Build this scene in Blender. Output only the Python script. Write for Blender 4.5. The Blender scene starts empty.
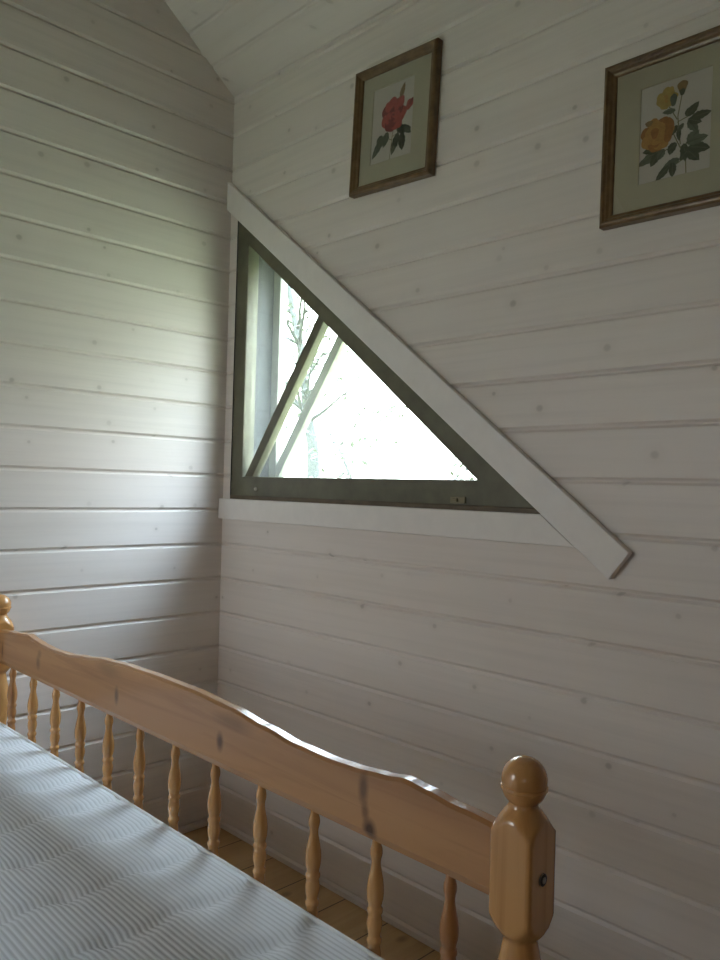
import bpy, bmesh, math, random
from mathutils import Vector, Matrix
random.seed(7)
SC = bpy.context.scene
COL = SC.collection
PI = math.pi

# ------------------------------------------------------------------ helpers
def link(o):
    COL.objects.link(o); return o

def tag(o, label=None, cat=None, group=None, kind=None):
    if label: o['label'] = label
    if cat: o['category'] = cat
    if group: o['group'] = group
    if kind: o['kind'] = kind
    return o

def empty(name, loc, parent=None):
    o = bpy.data.objects.new(name, None)
    o.empty_display_size = 0.05
    o.location = loc
    if parent: o.parent = parent
    return link(o)

def new_mesh(name, verts, faces, mats, fm=None, smooth=False, parent=None, off=None):
    me = bpy.data.meshes.new(name)
    me.from_pydata(verts, [], faces)
    for m in (mats if isinstance(mats, (list, tuple)) else [mats]):
        me.materials.append(m)
    if fm:
        me.polygons.foreach_set('material_index', fm)
    if smooth:
        me.polygons.foreach_set('use_smooth', [True] * len(me.polygons))
    me.update()
    o = bpy.data.objects.new(name, me)
    if parent:
        o.parent = parent
        if off is None:
            o.location = -parent.location            # vertices are given in world space
        else:
            o.location = off
    return link(o)

def from_bm(name, bm, mats, parent=None, smooth=False, off=None, bevel=0, seg=2, normals=True):
    if normals:
        bmesh.ops.recalc_face_normals(bm, faces=bm.faces)
    me = bpy.data.meshes.new(name)
    bm.to_mesh(me); bm.free()
    for m in (mats if isinstance(mats, (list, tuple)) else [mats]):
        me.materials.append(m)
    if smooth:
        me.polygons.foreach_set('use_smooth', [True] * len(me.polygons))
    o = bpy.data.objects.new(name, me)
    if parent:
        o.parent = parent
        o.location = -parent.location if off is None else off
    link(o)
    if bevel:
        b = o.modifiers.new('bevel', 'BEVEL')
        b.width = bevel; b.segments = seg; b.limit_method = 'ANGLE'; b.angle_limit = math.radians(40)
    return o

def bm_box(bm, x0, x1, y0, y1, z0, z1):
    v = [bm.verts.new(p) for p in ((x0,y0,z0),(x1,y0,z0),(x1,y1,z0),(x0,y1,z0),(x0,y0,z1),(x1,y0,z1),(x1,y1,z1),(x0,y1,z1))]
    for f in ((0,3,2,1),(4,5,6,7),(0,1,5,4),(1,2,6,5),(2,3,7,6),(3,0,4,7)):
        bm.faces.new([v[i] for i in f])

def box(name, x0, x1, y0, y1, z0, z1, m, parent=None, bevel=0.0):
    bm = bmesh.new(); bm_box(bm, x0, x1, y0, y1, z0, z1)
    return from_bm(name, bm, m, parent, bevel=bevel)

def prism_xz(bm, pts, y0, y1):
    """closed prism: polygon in the x-z plane, extruded along y"""
    a = [bm.verts.new((x, y0, z)) for x, z in pts]
    b = [bm.verts.new((x, y1, z)) for x, z in pts]
    bm.faces.new(a); bm.faces.new(b[::-1])
    n = len(pts)
    for i in range(n):
        j = (i + 1) % n
        bm.faces.new([a[i], b[i], b[j], a[j]])

def ring_xz(bm, outer, inner, y0, y1):
    n = len(outer)
    o0 = [bm.verts.new((x, y0, z)) for x, z in outer]; o1 = [bm.verts.new((x, y1, z)) for x, z in outer]
    i0 = [bm.verts.new((x, y0, z)) for x, z in inner]; i1 = [bm.verts.new((x, y1, z)) for x, z in inner]
    for k in range(n):
        l = (k + 1) % n
        bm.faces.new([o0[k], o0[l], i0[l], i0[k]]); bm.faces.new([o1[k], i1[k], i1[l], o1[l]])
        bm.faces.new([o0[k], o1[k], o1[l], o0[l]]); bm.faces.new([i0[k], i0[l], i1[l], i1[k]])

def lathe(bm, prof, cx, cy, seg=20, half=None, rot=0.0):
    """turned shape about a vertical axis; half = half width of the square stock that cuts it"""
    rings = []
    for z, r in prof:
        ring = []
        for i in range(seg):
            a = rot + 2 * PI * i / seg
            rr = r
            if half:
                c, s = abs(math.cos(a)), abs(math.sin(a))
                n = 14.0                                    # softly rounded square corners
                rr = min(r, half / ((c ** n + s ** n) ** (1 / n)))
            ring.append(bm.verts.new((cx + rr * math.cos(a), cy + rr * math.sin(a), z)))
        rings.append(ring)
    for a, b in zip(rings[:-1], rings[1:]):
        for i in range(seg):
            j = (i + 1) % seg
            bm.faces.new([a[i], a[j], b[j], b[i]])
    bm.faces.new(rings[0][::-1]); bm.faces.new(rings[-1])

def tube(bm, pts, rads, seg=6):
    prev = None
    n = len(pts)
    for k in range(n):
        p = Vector(pts[k])
        d = (Vector(pts[min(k + 1, n - 1)]) - Vector(pts[max(k - 1, 0)])).normalized()
        u = d.cross(Vector((0.31, 0.77, 0.55))).normalized(); w = d.cross(u)
        ring = [bm.verts.new(p + (u * math.cos(2*PI*i/seg) + w * math.sin(2*PI*i/seg)) * rads[k]) for i in range(seg)]
        if prev:
            for i in range(seg):
                j = (i + 1) % seg
                bm.faces.new([prev[i], prev[j], ring[j], ring[i]])
        else:
            bm.faces.new(ring[::-1])
        prev = ring
    bm.faces.new(prev)

def interp(tab, t):
    if t <= tab[0][0]: return tab[0][1]
    for (a, va), (b, vb) in zip(tab[:-1], tab[1:]):
        if t <= b:
            s = (t - a) / (b - a); s = s * s * (3 - 2 * s)
            return va + (vb - va) * s
    return tab[-1][1]

def dense(prof, step=0.0015):
    """refine a (z, r) profile with a Catmull-Rom spline"""
    out = []
    n = len(prof)
    for i in range(n - 1):
        p0 = prof[max(i - 1, 0)]; p1 = prof[i]; p2 = prof[i + 1]; p3 = prof[min(i + 2, n - 1)]
        k = max(1, int(abs(p2[0] - p1[0]) / step))
        for j in range(k):
            t = j / k
            z = p1[0] + (p2[0] - p1[0]) * t
            r = 0.5 * (2*p1[1] + (p2[1]-p0[1])*t + (2*p0[1]-5*p1[1]+4*p2[1]-p3[1])*t*t + (3*p1[1]-p0[1]-3*p2[1]+p3[1])*t**3)
            lo, hi = min(p1[1], p2[1]), max(p1[1], p2[1])
            out.append((z, min(max(r, lo - .0008), hi + .0008)))
    out.append(prof[-1])
    return out

# ------------------------------------------------------------------ materials
class NT:
    def __init__(s, name):
        s.m = bpy.data.materials.new(name); s.m.use_nodes = True
        s.t = s.m.node_tree; s.t.nodes.clear()
        s.out = s.t.nodes.new('ShaderNodeOutputMaterial')
    def n(s, typ, ins=None, **kw):
        nd = s.t.nodes.new(typ)
        for k, v in kw.items(): setattr(nd, k, v)
        for k, v in (ins or {}).items(): s.set(nd.inputs[k], v)
        return nd
    def set(s, sock, v):
        if isinstance(v, bpy.types.NodeSocket): s.t.links.new(v, sock)
        else:
            if isinstance(v, tuple) and len(v) == 3 and sock.type == 'RGBA': v = (*v, 1)
            sock.default_value = v
    def math(s, op, a, b=0.0, c=0.0, clamp=False):
        nd = s.n('ShaderNodeMath', {0: a, 1: b, 2: c}, operation=op); nd.use_clamp = clamp
        return nd.outputs[0]
    def mix(s, f, a, b):
        nd = s.n('ShaderNodeMix', data_type='RGBA')
        s.set(nd.inputs[0], f); s.set(nd.inputs[6], a); s.set(nd.inputs[7], b)
        return nd.outputs[2]
    def ramp(s, f, lo, hi):
        nd = s.n('ShaderNodeMapRange', {0: f, 1: lo, 2: hi}); nd.clamp = True
        return nd.outputs[0]
    def sep(s, v):
        return s.n('ShaderNodeSeparateXYZ', {0: v}).outputs
    def comb(s, x, y, z):
        return s.n('ShaderNodeCombineXYZ', {0: x, 1: y, 2: z}).outputs[0]
    def noise(s, v, scale=1.0, detail=3.0, rough=0.55, dist=0.0):
        return s.n('ShaderNodeTexNoise', {'Vector': v, 'Scale': scale, 'Detail': detail, 'Roughness': rough, 'Distortion': dist}).outputs[0]
    def done(s, color, rough=0.5, coat=0.0, spec=0.5, metal=0.0, bump=None, coat_rough=0.1, sheen=0.0):
        b = s.n('ShaderNodeBsdfPrincipled', {'Base Color': color, 'Roughness': rough, 'Metallic': metal})
        b.inputs['Specular IOR Level'].default_value = spec
        b.inputs['Coat Weight'].default_value = coat
        b.inputs['Coat Roughness'].default_value = coat_rough
        b.inputs['Sheen Weight'].default_value = sheen
        if bump is not None:
            bp = s.n('ShaderNodeBump', {'Strength': bump[1], 'Distance': bump[2], 'Height': bump[0]})
            s.t.links.new(bp.outputs[0], b.inputs['Normal'])
        s.t.links.new(b.outputs[0], s.out.inputs[0])
        return s.m

GZ = 0.019          # height of the lowest groove between wall boards
BW = 0.1            # cover width of a board

def whitewash(name, base, knot=(0.30, 0.27, 0.24)):
    s = NT(name)
    co = s.n('ShaderNodeTexCoord').outputs['Object']
    x, y, z = s.sep(co)[:3]
    u = s.math('SUBTRACT', x, y)
    zz = s.math('DIVIDE', s.math('SUBTRACT', z, GZ), BW)
    idx = s.math('FLOOR', zz)
    wn = s.n('ShaderNodeTexWhiteNoise', {'W': idx}, noise_dimensions='1D').outputs[0]
    u2 = s.math('ADD', u, s.math('MULTIPLY', wn, 9.0))
    g = s.noise(s.comb(s.math('MULTIPLY', u2, 2.2), s.math('MULTIPLY', idx, 3.7), s.math('MULTIPLY', z, 70.0)), 1.0, 4.0)
    g2 = s.noise(s.comb(s.math('MULTIPLY', u2, 1.2), idx, s.math('MULTIPLY', z, 14.0)), 1.0, 3.0, dist=0.6)
    c = s.mix(s.ramp(g, 0.45, 0.75), base, tuple(v * 0.90 for v in base))
    c = s.mix(s.math('MULTIPLY', s.ramp(g2, 0.5, 0.8), 0.55), c, (base[0]*0.86, base[1]*0.835, base[2]*0.80))
    c = s.mix(s.math('MULTIPLY', wn, 0.5), c, tuple(v * 0.93 for v in base))
    # knots showing through the thin paint
    vec = s.comb(s.math('MULTIPLY', u2, 8.5), s.math('MULTIPLY', zz, 0.95), 0.0)
    vo = s.n('ShaderNodeTexVoronoi', {'Vector': vec, 'Scale': 1.0, 'Randomness': 0.95}, voronoi_dimensions='2D')
    keep = s.math('MULTIPLY', s.ramp(s.sep(vo.outputs['Color'])[0], 0.60, 0.64), s.math('MULTIPLY_ADD', s.sep(vo.outputs['Color'])[2], 0.7, 0.3))
    size = s.math('MULTIPLY_ADD', s.sep(vo.outputs['Color'])[1], 0.04, 0.035)
    d = s.math('DIVIDE', vo.outputs['Distance'], size)
    k = s.math('MULTIPLY', s.math('SUBTRACT', 1.0, s.ramp(d, 0.55, 1.15)), keep)
    halo = s.math('MULTIPLY', s.math('SUBTRACT', 1.0, s.ramp(d, 0.6, 3.2)), keep)
    c = s.mix(s.math('MULTIPLY', halo, 0.22), c, (base[0]*0.70, base[1]*0.66, base[2]*0.60))
    c = s.mix(s.math('MULTIPLY', k, 0.42), c, knot)
    return s.done(c, rough=0.42, spec=0.4, bump=(g, 0.10, 0.002))

def pine(name, light, dark, axis='x', rough=0.3, coat=0.5, knots=(), planks=None, scale=1.0):
    s = NT(name)
    co = s.n('ShaderNodeTexCoord').outputs['Object']
    p = s.sep(co)
    if planks:
        px = s.math('DIVIDE', p[0], planks); ix = s.math('FLOOR', px)
        fr = s.math('SUBTRACT', px, ix)
        wn = s.n('ShaderNodeTexWhiteNoise', {'W': ix}, noise_dimensions='1D').outputs[0]
    lo, hi = 2.2 * scale, 40.0 * scale
    sc = {'x': (lo, hi, hi), 'y': (hi, lo, hi), 'z': (hi, hi, lo)}[axis]
    q = [s.math('MULTIPLY', p[i], sc[i]) for i in range(3)]
    if planks:
        q[1] = s.math('ADD', q[1], s.math('MULTIPLY', wn, 31.0))
    v = s.comb(*q)
    g = s.noise(v, 1.0, 4.0, 0.6, 0.8)
    g2 = s.noise(v, 0.35, 2.0, 0.5, 1.2)
    mid = tuple((a + b) / 2 for a, b in zip(light, dark))
    c = s.mix(s.ramp(g2, 0.35, 0.65), light, mid)
    c = s.mix(s.math('MULTIPLY', s.ramp(g, 0.48, 0.72), 0.75), c, dark)
    if planks:
        c = s.mix(s.math('MULTIPLY', wn, 0.35), c, dark)
        gap = s.math('LESS_THAN', s.math('ABSOLUTE', s.math('SUBTRACT', fr, 0.5)), 0.488)
        c = s.mix(gap, tuple(v * 0.22 for v in dark), c)
        vo = s.n('ShaderNodeTexVoronoi', {'Vector': s.comb(px, s.math('MULTIPLY', p[1], 5.0), 0.0), 'Scale': 1.0}, voronoi_dimensions='2D')
        k = s.math('SUBTRACT', 1.0, s.ramp(vo.outputs['Distance'], 0.03, 0.10))
        c = s.mix(s.math('MULTIPLY', k, 0.55), c, tuple(v * 0.3 for v in dark))
    for kx, kz, rx, rz, amt in knots:
        dx = s.math('DIVIDE', s.math('SUBTRACT', p[0], kx), rx)
        dz = s.math('DIVIDE', s.math('SUBTRACT', p[2], kz), rz)
        d = s.math('SQRT', s.math('ADD', s.math('MULTIPLY', dx, dx), s.math('MULTIPLY', dz, dz)))
        c = s.mix(s.math('MULTIPLY', s.math('SUBTRACT', 1.0, s.ramp(d, 0.35, 1.2)), amt), c, (0.07, 0.03, 0.012))
    return s.done(c, rough=rough, coat=coat, spec=0.45, coat_rough=0.12)

def plain(name, col, rough=0.5, spec=0.5, metal=0.0, vary=0.12, nscale=25.0, coat=0.0, bumpy=0.0):
    s = NT(name)
    co = s.n('ShaderNodeTexCoord').outputs['Object']
    nz = s.noise(co, nscale, 4.0)
    c = s.mix(s.ramp(nz, 0.35, 0.7), col, tuple(v * (1 - vary) for v in col))
    return s.done(c, rough=rough, spec=spec, metal=metal, coat=coat, bump=(nz, bumpy, 0.002) if bumpy else None)

def pane_material(name, tint=(0.97, 0.99, 0.98), strength=1.0, dust_glare=0.0):
    s = NT(name)
    fc = s.n('ShaderNodeLayerWeight', {'Blend': 0.5}).outputs['Facing']
    fr = s.math('MULTIPLY_ADD', s.math('POWER', fc, 5.0), 0.96, 0.04)
    co = s.n('ShaderNodeTexCoord').outputs['Object']
    rgh = s.ramp(s.noise(co, 12.0), 0.2, 0.9)
    tr = s.n('ShaderNodeBsdfTransparent', {'Color': tint})
    gl = s.n('ShaderNodeBsdfGlossy', {'Color': (0.9, 0.92, 0.92), 'Roughness': s.math('MULTIPLY', rgh, 0.03)})
    mx = s.n('ShaderNodeMixShader', {0: s.math('MULTIPLY', fr, strength)})
    s.t.links.new(tr.outputs[0], mx.inputs[1]); s.t.links.new(gl.outputs[0], mx.inputs[2])
    last = mx.outputs[0]
    if dust_glare:  # dust specks, plus a pale film that imitates window glare
        tl = s.n('ShaderNodeBsdfTranslucent', {'Color': (0.85, 0.88, 0.84)})
        spots = s.ramp(s.noise(co, 90.0, 2.0), 0.66, 0.74)
        film = s.math('MULTIPLY_ADD', spots, dust_glare * 2.0, s.math('MULTIPLY', s.math('ADD', rgh, 0.6), dust_glare))
        m2 = s.n('ShaderNodeMixShader', {0: film})
        s.t.links.new(last, m2.inputs[1]); s.t.links.new(tl.outputs[0], m2.inputs[2]); last = m2.outputs[0]
    s.t.links.new(last, s.out.inputs[0])
    return s.m

M = {}
M['wash'] = whitewash('whitewashed_boards', (0.765, 0.717, 0.672))
M['ceil'] = whitewash('whitewashed_ceiling_boards', (0.76, 0.72, 0.67))
M['trim'] = plain('white_trim_paint', (0.80, 0.78, 0.75), rough=0.4, vary=0.05)
M['floor'] = pine('pine_floor', (0.56, 0.385, 0.19), (0.44, 0.27, 0.12), 'y', rough=0.4, coat=0.15, planks=0.14)
RAIL_KNOTS = [(0.296, 0.613, 0.011, 0.016, .55), (0.302, 0.632, 0.010, 0.009, .4), (0.634, 0.615, 0.008, 0.017, .8), (0.952, 0.613, 0.009, 0.015, .8),
              (1.252, 0.632, 0.009, 0.022, .7), (1.256, 0.605, 0.007, 0.012, .6), (1.264, 0.586, 0.012, 0.014, .95), (0.60, 0.655, 0.05, 0.012, .3), (0.98, 0.648, 0.05, 0.012, .4), (0.100, 0.607, 0.006, 0.02, .6)]
PL, PD = (0.48, 0.25, 0.103), (0.31, 0.136, 0.05)
M['rail'] = pine('varnished_pine_rail', PL, PD, 'x', rough=0.3, coat=0.6, knots=RAIL_KNOTS)
M['turned'] = pine('varnished_pine_turned', (0.60, 0.315, 0.11), (0.40, 0.18, 0.055), 'z', rough=0.25, coat=0.7)
M['turned_dark'] = pine('varnished_pine_turned_dark', (0.45, 0.215, 0.075), (0.30, 0.125, 0.04), 'z', rough=0.28, coat=0.7)
M['darkpine'] = pine('low_bounce_unpainted_pine', (0.30, 0.17, 0.075), (0.20, 0.10, 0.04), 'x', rough=0.5, coat=0.0)  # dark tone picked for unseen boards to cut bounced light
M['slat'] = pine('raw_pine', (0.62, 0.42, 0.22), (0.5, 0.3, 0.14), 'x', rough=0.6, coat=0.0)
M['bolt'] = plain('dark_steel', (0.35, 0.33, 0.29), rough=0.3, metal=1.0)
M['boltdark'] = plain('bolt_recess', (0.02, 0.018, 0.015), rough=0.6)
M['winframe'] = plain('olive_brown_frame_paint', (0.135, 0.13, 0.082), rough=0.42, vary=0.3, nscale=18, bumpy=0.15)
M['winledge'] = plain('brown_frame_ledge', (0.13, 0.095, 0.055), rough=0.5, vary=0.35, nscale=30)
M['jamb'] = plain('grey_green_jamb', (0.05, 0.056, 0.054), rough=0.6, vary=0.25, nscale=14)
M['outframe'] = plain('glare_paled_outer_frame', (0.30, 0.31, 0.24), rough=0.55, vary=0.25, nscale=16)  # made paler, with the glare round the window put into the colour
M['catch'] = plain('dull_brass', (0.22, 0.19, 0.12), rough=0.4, metal=0.5)
M['knob'] = plain('worn_white_knob', (0.75, 0.74, 0.68), rough=0.25)
M['glass'] = pane_material('window_glass')
M['dust_glare_glass'] = pane_material('dusty_glare_window_glass', dust_glare=0.012)  # dusty pane whose film also carries the window glare
M['picglass'] = pane_material('picture_glass', (0.96, 0.96, 0.95), 1.0)
M['picframe'] = plain('gilt_brown_moulding', (0.175, 0.105, 0.042), rough=0.42, vary=0.45, nscale=45, coat=0.1)
M['mat'] = plain('sage_mount_board', (0.47, 0.455, 0.345), rough=0.8, vary=0.06)
M['paper'] = plain('print_paper', (0.57, 0.56, 0.52), rough=0.7, vary=0.05)
M['bark'] = plain('mossy_bark', (0.021, 0.026, 0.018), rough=0.9, vary=0.4, nscale=30, bumpy=0.5)
M['leaf'] = plain('fresh_leaf', (0.038, 0.052, 0.026), rough=0.6, vary=0.35, nscale=3)
M['grass'] = plain('lawn', (0.19, 0.195, 0.105), rough=0.95, vary=0.4, nscale=4)
M['outwall'] = plain('dark_stained_cladding', (0.16, 0.11, 0.08), rough=0.8, vary=0.3)
def ink(name, c): return plain(name, c, rough=0.7, vary=0.25, nscale=120)
INK = [M['paper'], ink('rose_red', (0.40, 0.075, 0.065)), ink('rose_deep_red', (0.20, 0.03, 0.03)), ink('leaf_ink', (0.075, 0.10, 0.065)),
       ink('leaf_ink_light', (0.13, 0.165, 0.115)), ink('stem_ink', (0.20, 0.20, 0.10)), ink('rose_amber', (0.46, 0.255, 0.075)),
       ink('rose_yellow', (0.45, 0.34, 0.10)), ink('rose_deep_amber', (0.33, 0.155, 0.045)), ink('bud_brown', (0.25, 0.17, 0.07))]
PAPER, RED, DRED, LEAF, LEAF2, STEM, AMB, YEL, DAMB, BUD = range(10)

def mattress_material():
    s = NT('ribbed_mattress_ticking')
    a = s.n('ShaderNodeAttribute', attribute_name='rib').outputs['Fac']
    co = s.n('ShaderNodeTexCoord').outputs['Object']
    f = s.noise(co, 900.0, 2.0)
    nz = s.noise(co, 5.0, 3.0)
    c = s.mix(s.ramp(a, 0.08, 0.5), (0.52, 0.542, 0.552), (0.69, 0.715, 0.735))
    c = s.mix(s.math('MULTIPLY', s.ramp(nz, 0.4, 0.7), 0.3), c, (0.56, 0.60, 0.61))
    return s.done(c, rough=0.85, spec=0.2, sheen=0.2, bump=(f, 0.25, 0.0006))
M['mattress'] = mattress_material()
M['piping'] = plain('white_piping', (0.75, 0.76, 0.74), rough=0.7)

# ------------------------------------------------------------------ room shell
RX, RY, H, SL = 4.6, -2.86, 2.135, 0.75
RIDGE = H + SL * (-RY / 2)
V, D = 0.0065, 0.0055                     # groove half width and depth

def profile(z0, z1, extra=()):
    """(z, depth) pairs of the board face with its V grooves"""
    pts = [(z0, 0.0), (z1, 0.0)]
    k = int((z0 - GZ) / BW) - 1
    while GZ + k * BW < z1 + V:
        g = GZ + k * BW
        for dz, dd in ((-V, 0), (-.0012, D), (.0012, D), (V, 0)):
            if z0 < g + dz < z1: pts.append((g + dz, dd))
        k += 1
    def dep(z):
        t = abs(((z - GZ + BW / 2) % BW) - BW / 2)
        return 0.0 if t >= V else (D if t <= .0012 else D * (V - t) / (V - .0012))
    for e in extra:
        if z0 < e < z1: pts.append((e, dep(e)))
    return sorted(set((round(z, 6), dep(z)) for z, _ in pts))

# opening of the triangular window in the back wall (y = 0)
OX, OZ, HS = 0.035, 0.935, 0.786
def hyp(z): return (1.832 - z) / HS
OT = 1.832 - HS * OX
wv, wf = [], []
def quad(a, b, c, d):
    i = len(wv); wv.extend((a, b, c, d)); wf.append((i, i+1, i+2, i+3))
pr = profile(-.03, H+.03, (OZ, OT))
for (z1, d1), (z2, d2) in zip(pr[:-1], pr[1:]):
    def strip(xa1, xb1, xa2, xb2):
        quad((xa1, d1, z1), (xb1, d1, z1), (xb2, d2, z2), (xa2, d2, z2))
    if z1 >= OZ - 1e-6 and z2 <= OT + 1e-6:
        strip(-.1, OX, -.1, OX); strip(hyp(z1), RX+.1, hyp(z2), RX+.1)
    else:
        strip(-.1, RX+.1, -.1, RX+.1)
# outer cladding face of the same wall and the raw edge of the opening between the two
TY = 0.15
for (xa1, xb1, xa2, xb2, z1, z2) in ((-.3, RX+.2, -.3, RX+.2, -.2, OZ), (-.3, OX, -.3, OX, OZ, OT), (hyp(OZ), RX+.2, hyp(OT), RX+.2, OZ, OT), (-.3, RX+.2, -.3, RX+.2, OT, H+.05)):
    quad((xb1, TY, z1), (xa1, TY, z1), (xa2, TY, z2), (xb2, TY, z2))
nf = len(wf)
tri = [(OX, OZ), (hyp(OZ), OZ), (OX, OT)]
for i in range(3):
    (xa, za), (xb, zb) = tri[i], tri[(i+1) % 3]
    quad((xa, 0, za), (xb, 0, zb), (xb, TY, zb), (xa, TY, za))
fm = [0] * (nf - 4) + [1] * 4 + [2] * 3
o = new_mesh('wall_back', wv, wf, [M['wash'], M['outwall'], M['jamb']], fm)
tag(o, 'whitewashed pine board wall holding the triangular window and rose pictures', 'wall', kind='structure')

def gable(name, X, label, sgn, mat):
    wv.clear(); wf.clear()
    pr = profile(-.03, RIDGE + .02, (H, H + .0001))
    def yr(z):
        t = (z - H - .02) / SL if z > H else -.027
        return RY + t, -t
    for (z1, d1), (z2, d2) in zip(pr[:-1], pr[1:]):
        a1, b1 = yr(z1); a2, b2 = yr(z2)
        quad((X - sgn*d1, a1, z1), (X - sgn*d1, b1, z1), (X - sgn*d2, b2, z2), (X - sgn*d2, a2, z2))
    o = new_mesh(name, list(wv), list(wf), mat)
    return tag(o, label, 'wall', kind='structure')
gable('wall_left', 0.0, 'left whitewashed pine board gable wall lit by the triangular window', 1, M['wash'])
gable('wall_right', RX, 'unpainted pine board gable wall far to the right of the bed', -1, M['darkpine'])

# front wall (behind the camera) with two unseen windows, added for highlights and fill
WINS = [(2.80, 3.05, 1.00, 1.75), (0.12, 0.62, 0.85, 1.75)]
wv.clear(); wf.clear()
pr = profile(-.03, H+.03, [z for w in WINS for z in w[2:]])
for (z1, d1), (z2, d2) in zip(pr[:-1], pr[1:]):
    xs = [-.1]
    for a, b, zb, zt in sorted(WINS):
        if z1 >= zb-1e-6 and z2 <= zt+1e-6: xs += [a, b]
    xs.append(RX + .1)
    for a, b in zip(xs[0::2], xs[1::2]):
        quad((a, RY - d1, z1), (b, RY - d1, z1), (b, RY - d2, z2), (a, RY - d2, z2))
for x0, x1, z0, z1 in WINS:
    for a, b in (((x0, z0), (x1, z0)), ((x1, z0), (x1, z1)), ((x1, z1), (x0, z1)), ((x0, z1), (x0, z0))):
        quad((a[0], RY, a[1]), (b[0], RY, b[1]), (b[0], RY - .12, b[1]), (a[0], RY - .12, a[1]))
tag(new_mesh('wall_front', list(wv), list(wf), M['darkpine']), 'unpainted pine board wall opposite the triangular window', 'wall', kind='structure')
for k, (x0, x1, z0, z1) in enumerate(WINS):
    w2 = empty('window_%d' % (k + 2), ((x0+x1)/2, RY - .05, z0))
    tag(w2, ('unseen narrow', 'unseen added wide')[k] + ' plain white rectangular window in the wall opposite the triangular window', 'window', kind='structure')
    bm = bmesh.new()
    ring_xz(bm, [(x0, z0), (x1, z0), (x1, z1), (x0, z1)], [(x0+.04, z0+.04), (x1-.04, z0+.04), (x1-.04, z1-.04), (x0+.04, z1-.04)], RY-.08, RY-.03)
    from_bm('window_frame', bm, M['trim'], w2)
    xm = (x0 + x1) / 2
    box('glazing_bar', xm-.012, xm+.012, RY-.07, RY-.04, z0+.04, z1-.04, M['trim'], w2)
    box('glass_pane', x0+.04, x1-.04, RY-.062, RY-.059, z0+.04, z1-.04, M['glass'], w2)

# floor and ceiling
tag(box('floor', -.05, RX+.05, RY-.05, 0.01, -.04, 0.0, M['floor']), 'honey coloured pine plank floor beside the bed', 'floor', kind='structure')
cv, cf = [], []
L = math.hypot(RY / 2, RIDGE - H)
k = 0
dpth = []
s = 0.0
while s < L:
    e = min(s + BW, L)
    dpth += [(s, D*.6), (min(s + V, e), 0), (max(e - V, s), 0)]
    s = e
dpth.append((L, 0))
cy_, cz_ = abs(RY/2)/L, (RIDGE-H)/L
for side in (0, 1):
    for (a, da), (b, db) in zip(dpth[:-1], dpth[1:]):
        pts = []
        for t, d in ((a, da), (b, db)):
            y = -t * cy_ + d * cz_; z = H + t * cz_ + d * cy_
            if side: y = RY - y
            pts.append((y, z))
        i = len(cv)
        cv += [(-.05, pts[0][0], pts[0][1]), (RX+.05, pts[0][0], pts[0][1]), (RX+.05, pts[1][0], pts[1][1]), (-.05, pts[1][0], pts[1][1])]
        cf.append((i, i+1, i+2, i+3))
# roof skin above the boards
for side in (0, 1):
    i = len(cv)
    y0, y1 = (0.19, RY/2) if side == 0 else (RY-.19, RY/2)
    cv += [(-.3, y0, H-.12), (RX+.3, y0, H-.12), (RX+.3, y1, RIDGE+.12), (-.3, y1, RIDGE+.12)]
    cf.append((i, i+1, i+2, i+3))
tag(new_mesh('ceiling', cv, cf, [M['ceil'], M['outwall'], M['darkpine']], [0]*((len(cf)-2)//2)+[2]*((len(cf)-2)//2)+[1, 1]), 'sloping whitewashed board ceiling above the rose pictures', 'ceiling', kind='structure')

# ------------------------------------------------------------------ white trim boards round the window
TF = -0.017                                # front of the trim boards
bm = bmesh.new()
prism_xz(bm, [(0.001, 1.882), (0.001, 1.799), (1.2303, 0.8402), (1.269, 0.8919)], TF, -0.0005)
tag(from_bm('trim_1', bm, M['trim'], bevel=0.002), 'white diagonal board nailed along the sloping side of the triangular window', 'trim board', kind='structure')
bm = bmesh.new()
prism_xz(bm, [(0.001, 0.9525), (0.001, 0.8935), (1.1610, 0.8935), (1.0850, 0.9525)], TF + .001, -0.0005)
tag(from_bm('trim_2', bm, M['trim'], bevel=0.002), 'white horizontal board under the triangular window', 'trim board', kind='structure')

# ------------------------------------------------------------------ triangular window
w1 = empty('window_1', (0.5, 0.05, OZ))
tag(w1, 'triangular window with olive brown frame and slanting glazing bar', 'window', kind='structure')
e = 0.001
out_tri = [(OX+e, OZ+e), (hyp(OZ+e)-3*e, OZ+e), (OX+e, OT-3*e)]
def itri(x, z, c, sl=0.8013): return [(x, z), ((c - z) / sl, z), (x, c - sl * x)]
in_tri = itri(0.088, 1.0175, 1.753)
bm = bmesh.new(); ring_xz(bm, out_tri, in_tri, 0.002, 0.042)
from_bm('sash_frame', bm, M['winframe'], w1, bevel=0.003)
bm = bmesh.new()                            # brown ledge at the foot of the frame
bm_box(bm, 0.04, 1.075, -0.004, 0.002, OZ+.004, 0.9635)
from_bm('sash_ledge', bm, M['winledge'], w1, bevel=0.002)
def bar_pts(cx, cz, half, c, zb, sl=0.8013):
    """bar square to the sloping side, through (cx, cz), clipped by the sill and the slope"""
    n = Vector((0.71, 1.0)).normalized(); t = Vector((n.y, -n.x))
    P = Vector((cx, cz))
    out = []
    for sd in (-1, 1):
        q = P + t * half * sd
        out.append((q + n * ((zb - q.y) / n.y), q + n * ((c - sl * q.x - q.y) / (n.y + sl * n.x))))
    return [tuple(out[0][0]), tuple(out[1][0]), tuple(out[1][1]), tuple(out[0][1])]
bm = bmesh.new(); prism_xz(bm, bar_pts(0.277, 1.257, 0.0145, 1.758, 1.0165), 0.010, 0.036)
from_bm('glazing_bar', bm, M['winframe'], w1, bevel=0.002)
def pane(name, tri, y, m='glass'):
    bm = bmesh.new(); prism_xz(bm, tri, y, y + .003)
    return from_bm(name, bm, M[m], w1)
pane('glass_pane', itri(0.084, 1.0135, 1.761), 0.0245, 'dust_glare_glass')
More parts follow.
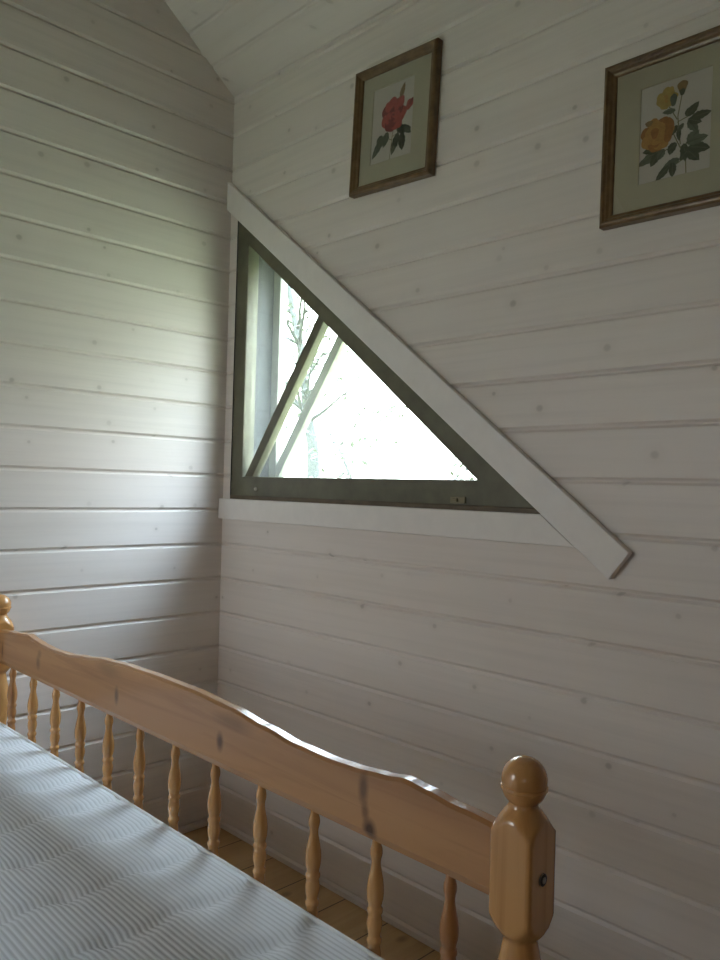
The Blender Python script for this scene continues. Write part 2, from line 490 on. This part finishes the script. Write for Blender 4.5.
# lining of the hollow between the two sashes, then the outer sash
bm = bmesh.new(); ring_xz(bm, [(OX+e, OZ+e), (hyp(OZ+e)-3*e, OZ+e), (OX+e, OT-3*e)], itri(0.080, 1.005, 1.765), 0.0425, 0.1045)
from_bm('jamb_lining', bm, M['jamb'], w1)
bm = bmesh.new(); ring_xz(bm, out_tri, itri(0.110, 1.0165, 1.755), 0.105, 0.132)
from_bm('outer_sash_frame', bm, M['outframe'], w1, bevel=0.002)
bm = bmesh.new(); prism_xz(bm, bar_pts(0.277, 1.266, 0.0145, 1.757, 1.0155), 0.108, 0.130)
from_bm('outer_glazing_bar', bm, M['outframe'], w1, bevel=0.002)
pane('outer_glass_pane', itri(0.085, 1.0135, 1.759), 0.119)
# catch on the bottom rail and a small round knob near the corner
bm = bmesh.new(); bm_box(bm, 0.852, 0.892, -0.003, 0.0018, 0.9665, 0.9805); bm_box(bm, 0.862, 0.874, -0.008, -0.002, 0.970, 0.977)
from_bm('window_catch', bm, M['catch'], w1, bevel=0.001)
bm = bmesh.new(); bmesh.ops.create_uvsphere(bm, u_segments=12, v_segments=8, radius=0.005, matrix=Matrix.Translation((0.158, -0.001, 0.983)))
from_bm('window_knob', bm, M['knob'], w1, smooth=True)

# ------------------------------------------------------------------ framed rose prints
def frame_mesh(bm, w, h):
    prof = [(0, 0), (0, .014), (.003, .0175), (.007, .018), (.010, .0155), (.0125, .0150), (.016, .0115), (.020, .0105), (.0215, .0085), (.0215, .002)]
    rings = []
    for ins, d in prof:
        x, z = w/2 - ins, h/2 - ins
        rings.append([bm.verts.new((sx*x, -d*1.2, sz*z)) for sx, sz in ((-1,-1),(1,-1),(1,1),(-1,1))])
    for a, b in zip(rings[:-1], rings[1:]):
        for i in range(4):
            j = (i+1) % 4
            bm.faces.new([a[i], a[j], b[j], b[i]])

class Art:
    """flat printed shapes on a sheet of paper, one mesh with several inks"""
    def __init__(s): s.v = []; s.f = []; s.m = []; s.y = -0.0060
    def poly(s, pts, m):
        s.y -= 0.000012
        i = len(s.v); s.v += [(x, s.y, z) for x, z in pts]
        s.f.append(tuple(range(i, i + len(pts)))); s.m.append(m)
    def blob(s, cx, cz, rx, rz, m, rot=0, wob=0.08, n=22, seed=0):
        pts = []
        for i in range(n):
            a = 2*PI*i/n
            r = 1 + wob * math.sin(3*a + seed) + wob*.6 * math.sin(5*a + 2*seed)
            x, z = rx*r*math.cos(a), rz*r*math.sin(a)
            pts.append((cx + x*math.cos(rot) - z*math.sin(rot), cz + x*math.sin(rot) + z*math.cos(rot)))
        s.poly(pts, m)
    def leaf(s, x0, z0, x1, z1, wid, m=LEAF):
        d = Vector((x1-x0, z1-z0)); n = Vector((-d.y, d.x)).normalized() * wid
        L, R = [], []
        N = 9
        for i in range(N + 1):
            t = i / N
            w = math.sin(PI * t ** 0.8) ** 0.8 if 0 < t < 1 else 0.0
            w *= 1 + (0.13 if i % 2 else -0.06)
            p = Vector((x0, z0)) + d * t
            L.append(tuple(p + n * w)); R.append(tuple(p - n * w))
        s.poly(L + R[-2:0:-1], m)
        s.stem([(x0, z0), (x0 + d.x*.9, z0 + d.y*.9)], .0005, LEAF2 if m == LEAF else LEAF)
    def stem(s, pts, w, m=STEM):
        for (a, b), (c, d) in zip(pts[:-1], pts[1:]):
            t = Vector((c-a, d-b)).normalized(); n = Vector((-t.y, t.x)) * w
            s.poly([(a+n.x, b+n.y), (a-n.x, b-n.y), (c-n.x, d-n.y), (c+n.x, d+n.y)], m)
    def rose(s, cx, cz, r, cols, seed):
        rnd = random.Random(seed)
        for k in range(7):
            a = 2*PI*k/7 + rnd.uniform(-.2, .2)
            s.blob(cx + .48*r*math.cos(a), cz + .48*r*math.sin(a), .55*r, .47*r, cols[k % 2], a, .07, seed=k)
        for k in range(6):
            a = 2*PI*k/6 + .4
            s.blob(cx + .30*r*math.cos(a), cz + .30*r*math.sin(a), .42*r, .34*r, cols[(k+1) % 2], a, .06, seed=k+3)
        for k in range(5):
            a = 2*PI*k/5 + .9
            s.blob(cx + .14*r*math.cos(a), cz + .14*r*math.sin(a), .25*r, .19*r, cols[2] if k % 2 else cols[k % 2], a, .05, seed=k+6)
        s.blob(cx, cz, .10*r, .08*r, cols[2])

def picture(cx, cz, w, h, rot, label, art, win, sheet):
    t = empty('framed_picture', (cx, -0.0015, cz))
    t.rotation_euler = (0, rot, 0)
    tag(t, label, 'picture', 'framed rose prints on the board wall')
    bm = bmesh.new(); frame_mesh(bm, w, h)
    from_bm('frame', bm, M['picframe'], t, off=(0, 0, 0))
    x0, x1, z0, z1 = win
    bm = bmesh.new()
    W, Hh = w/2 - .019, h/2 - .019
    prof = [([(-W, -Hh), (W, -Hh), (W, Hh), (-W, Hh)], -.002), ([(-W, -Hh), (W, -Hh), (W, Hh), (-W, Hh)], -.0078),
            ([(x0, z0), (x1, z0), (x1, z1), (x0, z1)], -.0078), ([(x0+.0012, z0+.0012), (x1-.0012, z0+.0012), (x1-.0012, z1-.0012), (x0+.0012, z1-.0012)], -.0062)]
    rings = [[bm.verts.new((x, y, z)) for x, z in pts] for pts, y in prof]
    for a, b in zip(rings[:-1], rings[1:]):
        for i in range(4):
            j = (i+1) % 4
            bm.faces.new([a[i], a[j], b[j], b[i]])
    from_bm('mount', bm, M['mat'], t, off=(0, 0, 0))
    a = Art()
    a.poly([(x0-.004, z0-.004), (x1+.004, z0-.004), (x1+.004, z1+.004), (x0-.004, z1+.004)], PAPER)
    art(a, cx, cz)
    new_mesh('print', a.v, a.f, INK, a.m, parent=t, off=(0, 0, 0))
    bm = bmesh.new(); bm_box(bm, -W, W, -.0102, -.0090, -Hh, Hh)
    from_bm('glass', bm, M['picglass'], t, off=(0, 0, 0))
    bm = bmesh.new(); bm_box(bm, -W, W, -.0019, -.0005, -Hh, Hh)
    from_bm('backing', bm, M['winledge'], t, off=(0, 0, 0))
    return t

def art_red(a, cx, cz):
    q = lambda x, z: (x - cx, z - cz)
    def st(*p, w=.0009): a.stem([q(*k) for k in p], w)
    st((.660, 1.845), (.655, 1.815), (.651, 1.768)); st((.668, 1.87), (.676, 1.905), (.682, 1.915)); st((.655, 1.812), (.630, 1.826)); st((.656, 1.82), (.672, 1.824)); st((.690, 1.87), (.708, 1.885))
    for x0, z0, x1, z1, w in ((.640, 1.835, .628, 1.800, .010), (.628, 1.828, .592, 1.780, .010), (.624, 1.830, .604, 1.818, .006), (.668, 1.833, .716, 1.826, .010),
                              (.686, 1.822, .690, 1.780, .011), (.675, 1.826, .656, 1.776, .010), (.690, 1.834, .716, 1.815, .007)):
        a.leaf(*q(x0, z0), *q(x1, z1), w)
    a.leaf(*q(.676, 1.903), *q(.688, 1.938), .007, BUD)
    a.blob(*q(.706, 1.882), .010, .013, RED, -.6); a.blob(*q(.712, 1.888), .004, .009, DRED, -.7)
    a.rose(*q(.657, 1.871), .040, (RED, DRED, DRED), 3)
    a.blob(*q(.678, 1.896), .013, .012, RED, .5); a.blob(*q(.640, 1.893), .012, .012, RED, -.5)

def art_yellow(a, cx, cz):
    kk = 0
    q = lambda x, z: (x - cx, z - cz)
    def st(*p, w=.0009): a.stem([q(*k) for k in p], w)
    st((.0+1.352, 1.542), (1.350, 1.575), (1.335, 1.605), (1.326, 1.625)); st((1.340, 1.60), (1.334, 1.65), (1.341, 1.692)); st((1.333, 1.64), (1.352, 1.645)); st((1.333, 1.645), (1.318, 1.672)); st((1.350, 1.575), (1.328, 1.565)); st((1.340, 1.595), (1.355, 1.60)); st((1.326, 1.60), (1.296, 1.592))
    for x0, z0, x1, z1, w in ((1.350, 1.645, 1.370, 1.665, .009), (1.356, 1.640, 1.392, 1.642, .009), (1.352, 1.638, 1.370, 1.614, .009), (1.352, 1.640, 1.376, 1.628, .008), (1.350, 1.645, 1.353, 1.660, .006),
                              (1.352, 1.600, 1.372, 1.616, .011), (1.354, 1.592, 1.392, 1.580, .011), (1.350, 1.590, 1.374, 1.564, .011), (1.350, 1.600, 1.388, 1.602, .010), (1.346, 1.600, 1.350, 1.568, .009), (1.352, 1.585, 1.340, 1.572, .007),
                              (1.308, 1.600, 1.262, 1.580, .010), (1.306, 1.604, 1.272, 1.603, .009), (1.302, 1.596, 1.288, 1.574, .009), (1.312, 1.600, 1.300, 1.582, .008),
                              (1.328, 1.606, 1.322, 1.586, .009), (1.334, 1.604, 1.318, 1.594, .008),
                              (1.340, 1.575, 1.310, 1.566, .009), (1.322, 1.568, 1.298, 1.546, .008), (1.328, 1.572, 1.328, 1.546, .008),
                              (1.330, 1.662, 1.306, 1.664, .006), (1.334, 1.635, 1.322, 1.618, .006), (1.336, 1.63, 1.338, 1.606, .005), (1.345, 1.635, 1.334, 1.622, .005)):
        a.leaf(*q(x0, z0), *q(x1, z1), w * .82, LEAF if (kk := kk + 1) % 3 else LEAF2)
    a.rose(*q(1.298, 1.628), .030, (AMB, DAMB, DAMB), 5)
    a.blob(*q(1.318, 1.632), .010, .022, DAMB); a.blob(*q(1.283, 1.652), .007, .005, BUD); a.blob(*q(1.296, 1.631), .018, .020, AMB, .3); a.blob(*q(1.294, 1.632), .007, .010, DAMB)
    a.rose(*q(1.314, 1.687), .019, (YEL, YEL, AMB), 8)
    a.blob(*q(1.326, 1.681), .006, .011, LEAF2)
    a.blob(*q(1.341, 1.700), .009, .010, BUD); a.blob(*q(1.341, 1.690), .005, .006, LEAF)

picture(0.6610, 1.8505, 0.259, 0.299, 0.045, 'brown framed print of a single red rose above the diagonal board', art_red, (-.0735, .0575, -.0835, .0945), None)
picture(1.3300, 1.6285, 0.262, 0.295, 0.014, 'brown framed print of yellow roses with many leaves, right of the red rose print', art_yellow, (-.064, .062, -.082, .090), None)

# ------------------------------------------------------------------ bed
BY = -0.643                                 # centre plane of the footboard
LP, RP = 0.050, 1.4708
bed = empty('bed', (0.77, -1.65, 0))
tag(bed, 'varnished pine double bed with turned balusters and ball topped posts', 'bed')
HY = -2.70                                  # headboard

POST = [(0.0, .0150), (.02, .0185), (.06, .0215), (.10, .0200), (.125, .0165), (.135, .0185), (.142, .0225), (.155, .0300), (.175, .0345), (.19, .037), (.33, .037), (.345, .0345), (.362, .0300), (.375, .0220),
        (.385, .0185), (.395, .0185), (.42, .0205), (.455, .0240), (.485, .0250), (.512, .0230), (.532, .0192), (.543, .0174), (.5455, .0180), (.550, .0222), (.557, .0275), (.566, .0325), (.575, .037), (.60, .037), (.646, .037), (.6485, .0350),
        (.655, .0304), (.6640, .0250), (.672, .0190), (.6780, .0152), (.6800, .0152), (.6825, .0180), (.6865, .0207), (.6905, .0225), (.6930, .0231), (.6937, .0240), (.6952, .0242), (.6968, .0240), (.6975, .0229), (.6995, .0234)]
for i in range(1, 13):
    a = i / 12 * PI / 2
    POST.append((.7020 + .0238 * math.sin(a), max(.0236 * math.cos(a), .0003)))
def post_mesh(name, x, y, par):
    bm = bmesh.new(); lathe(bm, dense(POST, .003), x, y, 72, 0.0247, rot=PI/72)
    o = from_bm(name, bm, M['turned'], par, smooth=True)
    es = o.modifiers.new('edge_split', 'EDGE_SPLIT'); es.split_angle = math.radians(38)
    return o
for y in (BY, HY):
    for x in (LP, RP):
        p = post_mesh('bed_post', x, y, bed)
        sx = 1 if x > 1 else -1
        bm = bmesh.new()
        mt = Matrix.Translation((x + sx * .0252, y - .002 if y == BY else y, .6105)) @ Matrix.Rotation(PI/2, 4, 'Y')
        bmesh.ops.create_cone(bm, cap_ends=True, segments=20, radius1=.0062, radius2=.0062, depth=.0030, matrix=mt)
        k0 = len(bm.faces)
        mt2 = Matrix.Translation((x + sx * .0268, y - .002 if y == BY else y, .6105)) @ Matrix.Rotation(PI/2, 4, 'Y')
        bmesh.ops.create_cone(bm, cap_ends=True, segments=6, radius1=.0036, radius2=.0036, depth=.0012, matrix=mt2)
        for i, f in enumerate(bm.faces):
            if i >= k0: f.material_index = 1
        b = from_bm('bolt', bm, [M['bolt'], M['boltdark']], None, bevel=.0008)
        b.parent = p; b.location = (0, 0, 0)

TOP = [(0, .679), (.10, .678), (.20, .673), (.28, .664), (.35, .6565), (.42, .6545), (.46, .6560), (.51, .6605), (.545, .6655), (.575, .6625), (.62, .6575), (.70, .653)]
def rail(name, y, mat):
    x0, x1 = LP + .020, RP - .020
    n = 140
    th, ch = .0105, .006
    prof_n = None
    bm = bmesh.new(); rings = []
    for i in range(n + 1):
        x = x0 + (x1 - x0) * i / n
        zt = interp(TOP, abs(x - .771)) - .005; zb = .5715
        c = [(-th, zb + .0115), (-th + .0008, zb + .0100), (-th + .0058, zb + .0010), (-th + .0072, zb), (th - .003, zb), (th, zb + .003), (th, zt - .004), (th - .004, zt), (-th + .004, zt), (-th, zt - .004)]
        rings.append([bm.verts.new((x, y + dy, z)) for dy, z in c])
    for a, b in zip(rings[:-1], rings[1:]):
        for i in range(10):
            j = (i+1) % 10
            bm.faces.new([a[i], a[j], b[j], b[i]])
    bm.faces.new(rings[0]); bm.faces.new(rings[-1][::-1])
    return from_bm(name, bm, mat, bed)
rail('foot_rail', BY, M['rail'])
rail('head_rail', HY, M['rail'])
for nm, y in (('lower_foot_rail', BY), ('lower_head_rail', HY)):
    box(nm, LP + .02, RP - .02, y - .0105, y + .0105, .205, .263, M['rail'], bed, .004)
half = [(.578, .0060), (.572, .0063), (.566, .0076), (.560, .0079), (.554, .0068), (.548, .0064), (.540, .0074), (.529, .0092), (.517, .0103), (.506, .0098), (.499, .0084), (.4965, .0082), (.4945, .0094), (.4905, .0096), (.4870, .0083), (.482, .0090), (.4765, .0095),
        (.470, .0088), (.4635, .0076), (.461, .0076), (.459, .0089), (.4545, .0090), (.4515, .0077), (.447, .0080), (.440, .0087), (.433, .0080), (.4285, .0074), (.426, .0088), (.4205, .0090)]
SPIN = [(.842 - z - .001, r) for z, r in half]
SPIN = [(z - .004, .0089 + (r - .0089) * 1.25) for z, r in sorted(SPIN + half[:-1])]
tones = ['turned_dark', 'turned', 'turned', 'turned', 'turned', 'turned', 'turned', 'turned', 'turned', 'turned', 'turned', 'turned_dark']
for y, par in ((BY, bed), (HY, bed)):
    for i in range(12):
        bm = bmesh.new(); lathe(bm, dense(SPIN, .002), 0.7585 + (i - 5.5) * .1129, y, 20)
        o = from_bm('baluster', bm, M[tones[i]], par, smooth=True)
        if i == 0 and y == BY:
            pass
for x0, x1 in ((LP - .013, LP + .011), (RP - .011, RP + .013)):
    box('side_rail', x0, x1, HY + .026, BY - .026, .20, .32, M['rail'], bed, .004)
for i in range(10):
    y = BY - .14 - i * .195
    box('slat', LP + .011, RP - .011, y - .035, y + .035, .236, .254, M['slat'], bed, .002)

# ------------------------------------------------------------------ mattress
MX0, MX1, MY0, MY1, MZ = LP + .030, RP - .030, -2.655, -0.660, 0.4500
nx = 150
ys = []
y = MY1
while y > -1.60: ys.append(y); y -= .0013
while y > MY1 - 1.993 + .004: ys.append(y); y -= .0040
ys.append(MY0)
GX, GY = .1293, .1300
def surf(x, y):
    fx = (x - .411) / GX; fy = (y + .744) / GY
    kx, ky = round(fx), round(fy)
    # seams run across the bed, wandering a little; puckers where the quilting crosses
    wob = .006 * math.sin((y + .744) * 2*PI/GY)
    dx = (fx - kx) * GX - wob
    dy = (fy - ky) * GY
    seam = math.exp(-(dx / .008) ** 2)
    puck = math.exp(-((dx / .020) ** 2 + (dy / .016) ** 2))
    shift = .0026 * math.exp(-(dx / .026) ** 2 - (dy / .035) ** 2) * math.sin(dy / .035 * 1.5) + .0012 * math.sin(x * 9 + y * 3) + .0014 * math.exp(-(dx / .012) ** 2)
    ph = (y + shift) / .0076
    rib = .5 + .5 * math.cos(2 * PI * ph)
    edge = min(MY1 - y, x - MX0, MX1 - x)
    fade = min(1.0, max(0.0, (edge - .004) / .008))
    rib = rib * fade + (1 - fade) * .85
    z = MZ - .0036 * seam - .0046 * puck + .0008 * (rib - .5) + .0012 * math.sin(x * 7 + 1) * math.sin(y * 5)
    if edge < .022:
        z -= .0045 * ((.022 - edge) / .022) ** 2.2
    return z, rib
mv, mf, ribs = [], [], []
for y in ys:
    for i in range(nx + 1):
        x = MX0 + (MX1 - MX0) * i / nx
        z, r = surf(x, y)
        mv.append((x, y, z)); ribs.append(r)
ny = len(ys)
for j in range(ny - 1):
    for i in range(nx):
        a = j * (nx + 1) + i
        mf.append((a, a + nx + 1, a + nx + 2, a + 1))
# sides and underside
def loop_ids():
    L_ = list(range(0, nx + 1))
    L_ += [j * (nx + 1) + nx for j in range(1, ny)]
    L_ += [(ny - 1) * (nx + 1) + i for i in range(nx - 1, -1, -1)]
    L_ += [j * (nx + 1) for j in range(ny - 2, 0, -1)]
    return L_
lp = loop_ids()
ring_prev = lp
for zlev, ins in ((.40, -.004), (.30, -.004), (.270, 0.0), (.2555, .02)):
    cur = []
    for idn in lp:
        x, y, _ = mv[idn]
        cx = .5 * (MX0 + MX1); cy = .5 * (MY0 + MY1)
        x2 = min(max(x, MX0 + max(ins, 0)), MX1 - max(ins, 0)); y2 = min(max(y, MY0 + max(ins, 0)), MY1 - max(ins, 0))
        cur.append(len(mv)); mv.append((x2, y2, zlev)); ribs.append(.8)
    n = len(lp)
    for i in range(n):
        j = (i + 1) % n
        mf.append((ring_prev[i], ring_prev[j], cur[j], cur[i]))
    ring_prev = cur
mf.append(tuple(ring_prev))
mat_o = new_mesh('mattress', mv, mf, M['mattress'], smooth=True)
at = mat_o.data.attributes.new('rib', 'FLOAT', 'POINT'); at.data.foreach_set('value', ribs)
tag(mat_o, 'quilted pale grey mattress with fine ribbed stripes lying on the pine bed', 'mattress')
bm = bmesh.new()
N = 60
pz = MZ - .0036
path = [(MX0 + (MX1 - MX0) * i / N, MY1 + .0005, pz) for i in range(N + 1)]
tube(bm, path, [.0032] * len(path), 8)
for xx in (MX0 - .0005, MX1 + .0005):
    tube(bm, [(xx, MY1 - (MY1 - MY0) * i / N, pz) for i in range(N + 1)], [.0032] * (N + 1), 8)
pp = from_bm('piping', bm, M['piping'], None, smooth=True)
pp.parent = mat_o

# ------------------------------------------------------------------ outdoors
GZ0 = -2.6
gr = box('lawn', -40, 44, -60, 60, GZ0 - .2, GZ0, M['grass'])
tag(gr, 'dull green lawn all round the house below the windows', 'ground', kind='structure')
def tree(label, base, trunk_pts, r0, nb, nleaf, seed, spread=1.0):
    rnd = random.Random(seed)
    t = empty('tree', base)
    tag(t, label, 'tree', 'garden trees outside the window')
    bm = bmesh.new()
    B = Vector(base)
    pts = [Vector(p) for p in trunk_pts]
    fine = []
    for a, b in zip(pts[:-1], pts[1:]):
        for k in range(4): fine.append(a.lerp(b, k / 4))
    fine.append(pts[-1])
    n = len(fine)
    tube(bm, fine, [r0 * (1 - .72 * i / (n - 1)) for i in range(n)], 9)
    tips = []
    for i in range(nb):
        s_ = fine[rnd.randrange(n // 2, n)]
        a = rnd.uniform(0, 2*PI)
        d = Vector((math.cos(a), math.sin(a), rnd.uniform(.1, .9))).normalized()
        ln = rnd.uniform(.5, 1.25) * spread
        q = [s_]
        for k in range(5):
            d = (d + Vector((rnd.uniform(-.3, .3), rnd.uniform(-.3, .3), rnd.uniform(-.2, .25)))).normalized()
            q.append(q[-1] + d * ln / 5)
        tube(bm, q, [r0 * .26, r0 * .21, r0 * .16, r0 * .11, r0 * .07, r0 * .03], 6)
        tips += q[2:]
        for _ in range(3):
            s2 = q[rnd.randrange(1, 5)]
            d2 = (d + Vector((rnd.uniform(-1, 1), rnd.uniform(-1, 1), rnd.uniform(-.4, .8)))).normalized()
            q2 = [s2, s2 + d2 * ln * .22, s2 + d2 * ln * .38 + Vector((0, 0, rnd.uniform(-.05, .06)))]
            tube(bm, q2, [r0 * .09, r0 * .06, r0 * .02], 5)
            tips += q2[1:]
    from_bm('trunk', bm, M['bark'], t, smooth=True)
    v, f = [], []
    for _ in range(nleaf):
        c = rnd.choice(tips) + Vector((rnd.gauss(0, .10), rnd.gauss(0, .10), rnd.gauss(0, .08)))
        ax = Vector((rnd.uniform(-1, 1), rnd.uniform(-1, 1), rnd.uniform(-1, .6))).normalized()
        sd = ax.cross(Vector((rnd.uniform(-1, 1), rnd.uniform(-1, 1), rnd.uniform(-1, 1)))).normalized()
        L_ = rnd.uniform(.03, .055)
        i = len(v)
        up = ax.cross(sd) * L_ * .12
        v += [tuple(c - ax*L_), tuple(c + sd*L_*.42 + up), tuple(c + ax*L_), tuple(c - sd*L_*.42 + up)]
        f += [(i, i+1, i+2), (i, i+2, i+3)]
    new_mesh('foliage', v, f, M['leaf'], parent=t)
    return t
tree('mossy garden tree with a leaning trunk seen just right of the slanting bars', (-5.30, 5.0, GZ0), [(-5.30, 5.0, GZ0), (-5.34, 5.0, -.4), (-5.30, 5.0, 1.1), (-5.33, 5.0, 1.5), (-5.45, 5.0, 1.9), (-5.62, 5.05, 2.6), (-5.95, 5.1, 3.4), (-6.2, 5.1, 4.2)], .105, 15, 420, 11, 1.15)
tree('thin curved garden sapling standing alone near the middle of the glass', (-2.90, 3.4, GZ0), [(-2.90, 3.4, GZ0), (-2.93, 3.42, -.6), (-2.95, 3.4, .7), (-2.99, 3.4, 1.10), (-3.16, 3.4, 1.36), (-3.30, 3.42, 1.46)], .030, 7, 160, 23, .55)
tree('low leafy garden tree seen toward the pointed right end of the glass', (-3.55, 5.4, GZ0), [(-3.55, 5.4, GZ0), (-3.58, 5.4, -1.2), (-3.5, 5.45, -.2), (-3.55, 5.4, .6), (-3.45, 5.45, 1.1)], .05, 13, 380, 31, .9)

# ------------------------------------------------------------------ light
w = bpy.data.worlds.new('world'); SC.world = w; w.use_nodes = True
nt = w.node_tree; nt.nodes.clear()
out = nt.nodes.new('ShaderNodeOutputWorld'); bg = nt.nodes.new('ShaderNodeBackground')
tc = nt.nodes.new('ShaderNodeTexCoord'); sp = nt.nodes.new('ShaderNodeSeparateXYZ')
cr = nt.nodes.new('ShaderNodeValToRGB')
nt.links.new(tc.outputs['Generated'], sp.inputs[0]); nt.links.new(sp.outputs[2], cr.inputs[0])
els = cr.color_ramp.elements
els[0].position = 0.0; els[0].color = (0.96, 0.94, 0.91, 1)
els[1].position = 0.92; els[1].color = (7.0, 8.0, 10.0, 1)
el = cr.color_ramp.elements.new(0.25); el.color = (1.05, 1.06, 1.10, 1)
el = cr.color_ramp.elements.new(0.60); el.color = (2.3, 2.6, 3.15, 1)
nt.links.new(cr.outputs[0], bg.inputs[0]); bg.inputs[1].default_value = 11.0
nt.links.new(bg.outputs[0], out.inputs[0])

def portal(name, loc, rot, sx, sy):
    l = bpy.data.lights.new(name, 'AREA'); l.shape = 'RECTANGLE'; l.size = sx; l.size_y = sy
    l.cycles.is_portal = True
    o = bpy.data.objects.new(name, l); o.location = loc; o.rotation_euler = rot
    link(o)
portal('portal_triangle', (0.58, 0.165, 1.40), (-PI/2, 0, 0), 1.14, 0.92)
for x0, x1, z0, z1 in WINS:
    portal('portal_window', ((x0+x1)/2, RY - .13, (z0+z1)/2), (PI/2, 0, 0), x1 - x0, z1 - z0)

# ------------------------------------------------------------------ camera
F, YAW, PITCH, ROLL = 780.695, -0.79109, 0.00999, 0.027145
f = Vector((math.cos(PITCH)*math.sin(YAW), math.cos(PITCH)*math.cos(YAW), math.sin(PITCH)))
r0 = Vector((math.cos(YAW), -math.sin(YAW), 0)); u0 = r0.cross(f)
r = math.cos(ROLL)*r0 + math.sin(ROLL)*u0; u = r.cross(f)
cd = bpy.data.cameras.new('camera'); cam = link(bpy.data.objects.new('camera', cd))
mw = Matrix.Identity(4)
for i in range(3):
    mw[i][0], mw[i][1], mw[i][2] = r[i], u[i], -f[i]
mw[0][3], mw[1][3], mw[2][3] = 1.91432, -1.32825, 0.99415
cam.matrix_world = mw
cd.sensor_fit = 'HORIZONTAL'; cd.sensor_width = 36.0; cd.lens = F / 720 * 36.0
cd.clip_start = 0.02; cd.clip_end = 200
SC.camera = cam
vs = SC.view_settings
vs.view_transform = 'Standard'; vs.look = 'None'; vs.exposure = 0.08; vs.gamma = 1.0; vs.use_curve_mapping = False
cy = SC.cycles
cy.max_bounces = 12; cy.diffuse_bounces = 8; cy.glossy_bounces = 4; cy.transparent_max_bounces = 12
cy.sample_clamp_indirect = 6.0
cy.use_denoising = True
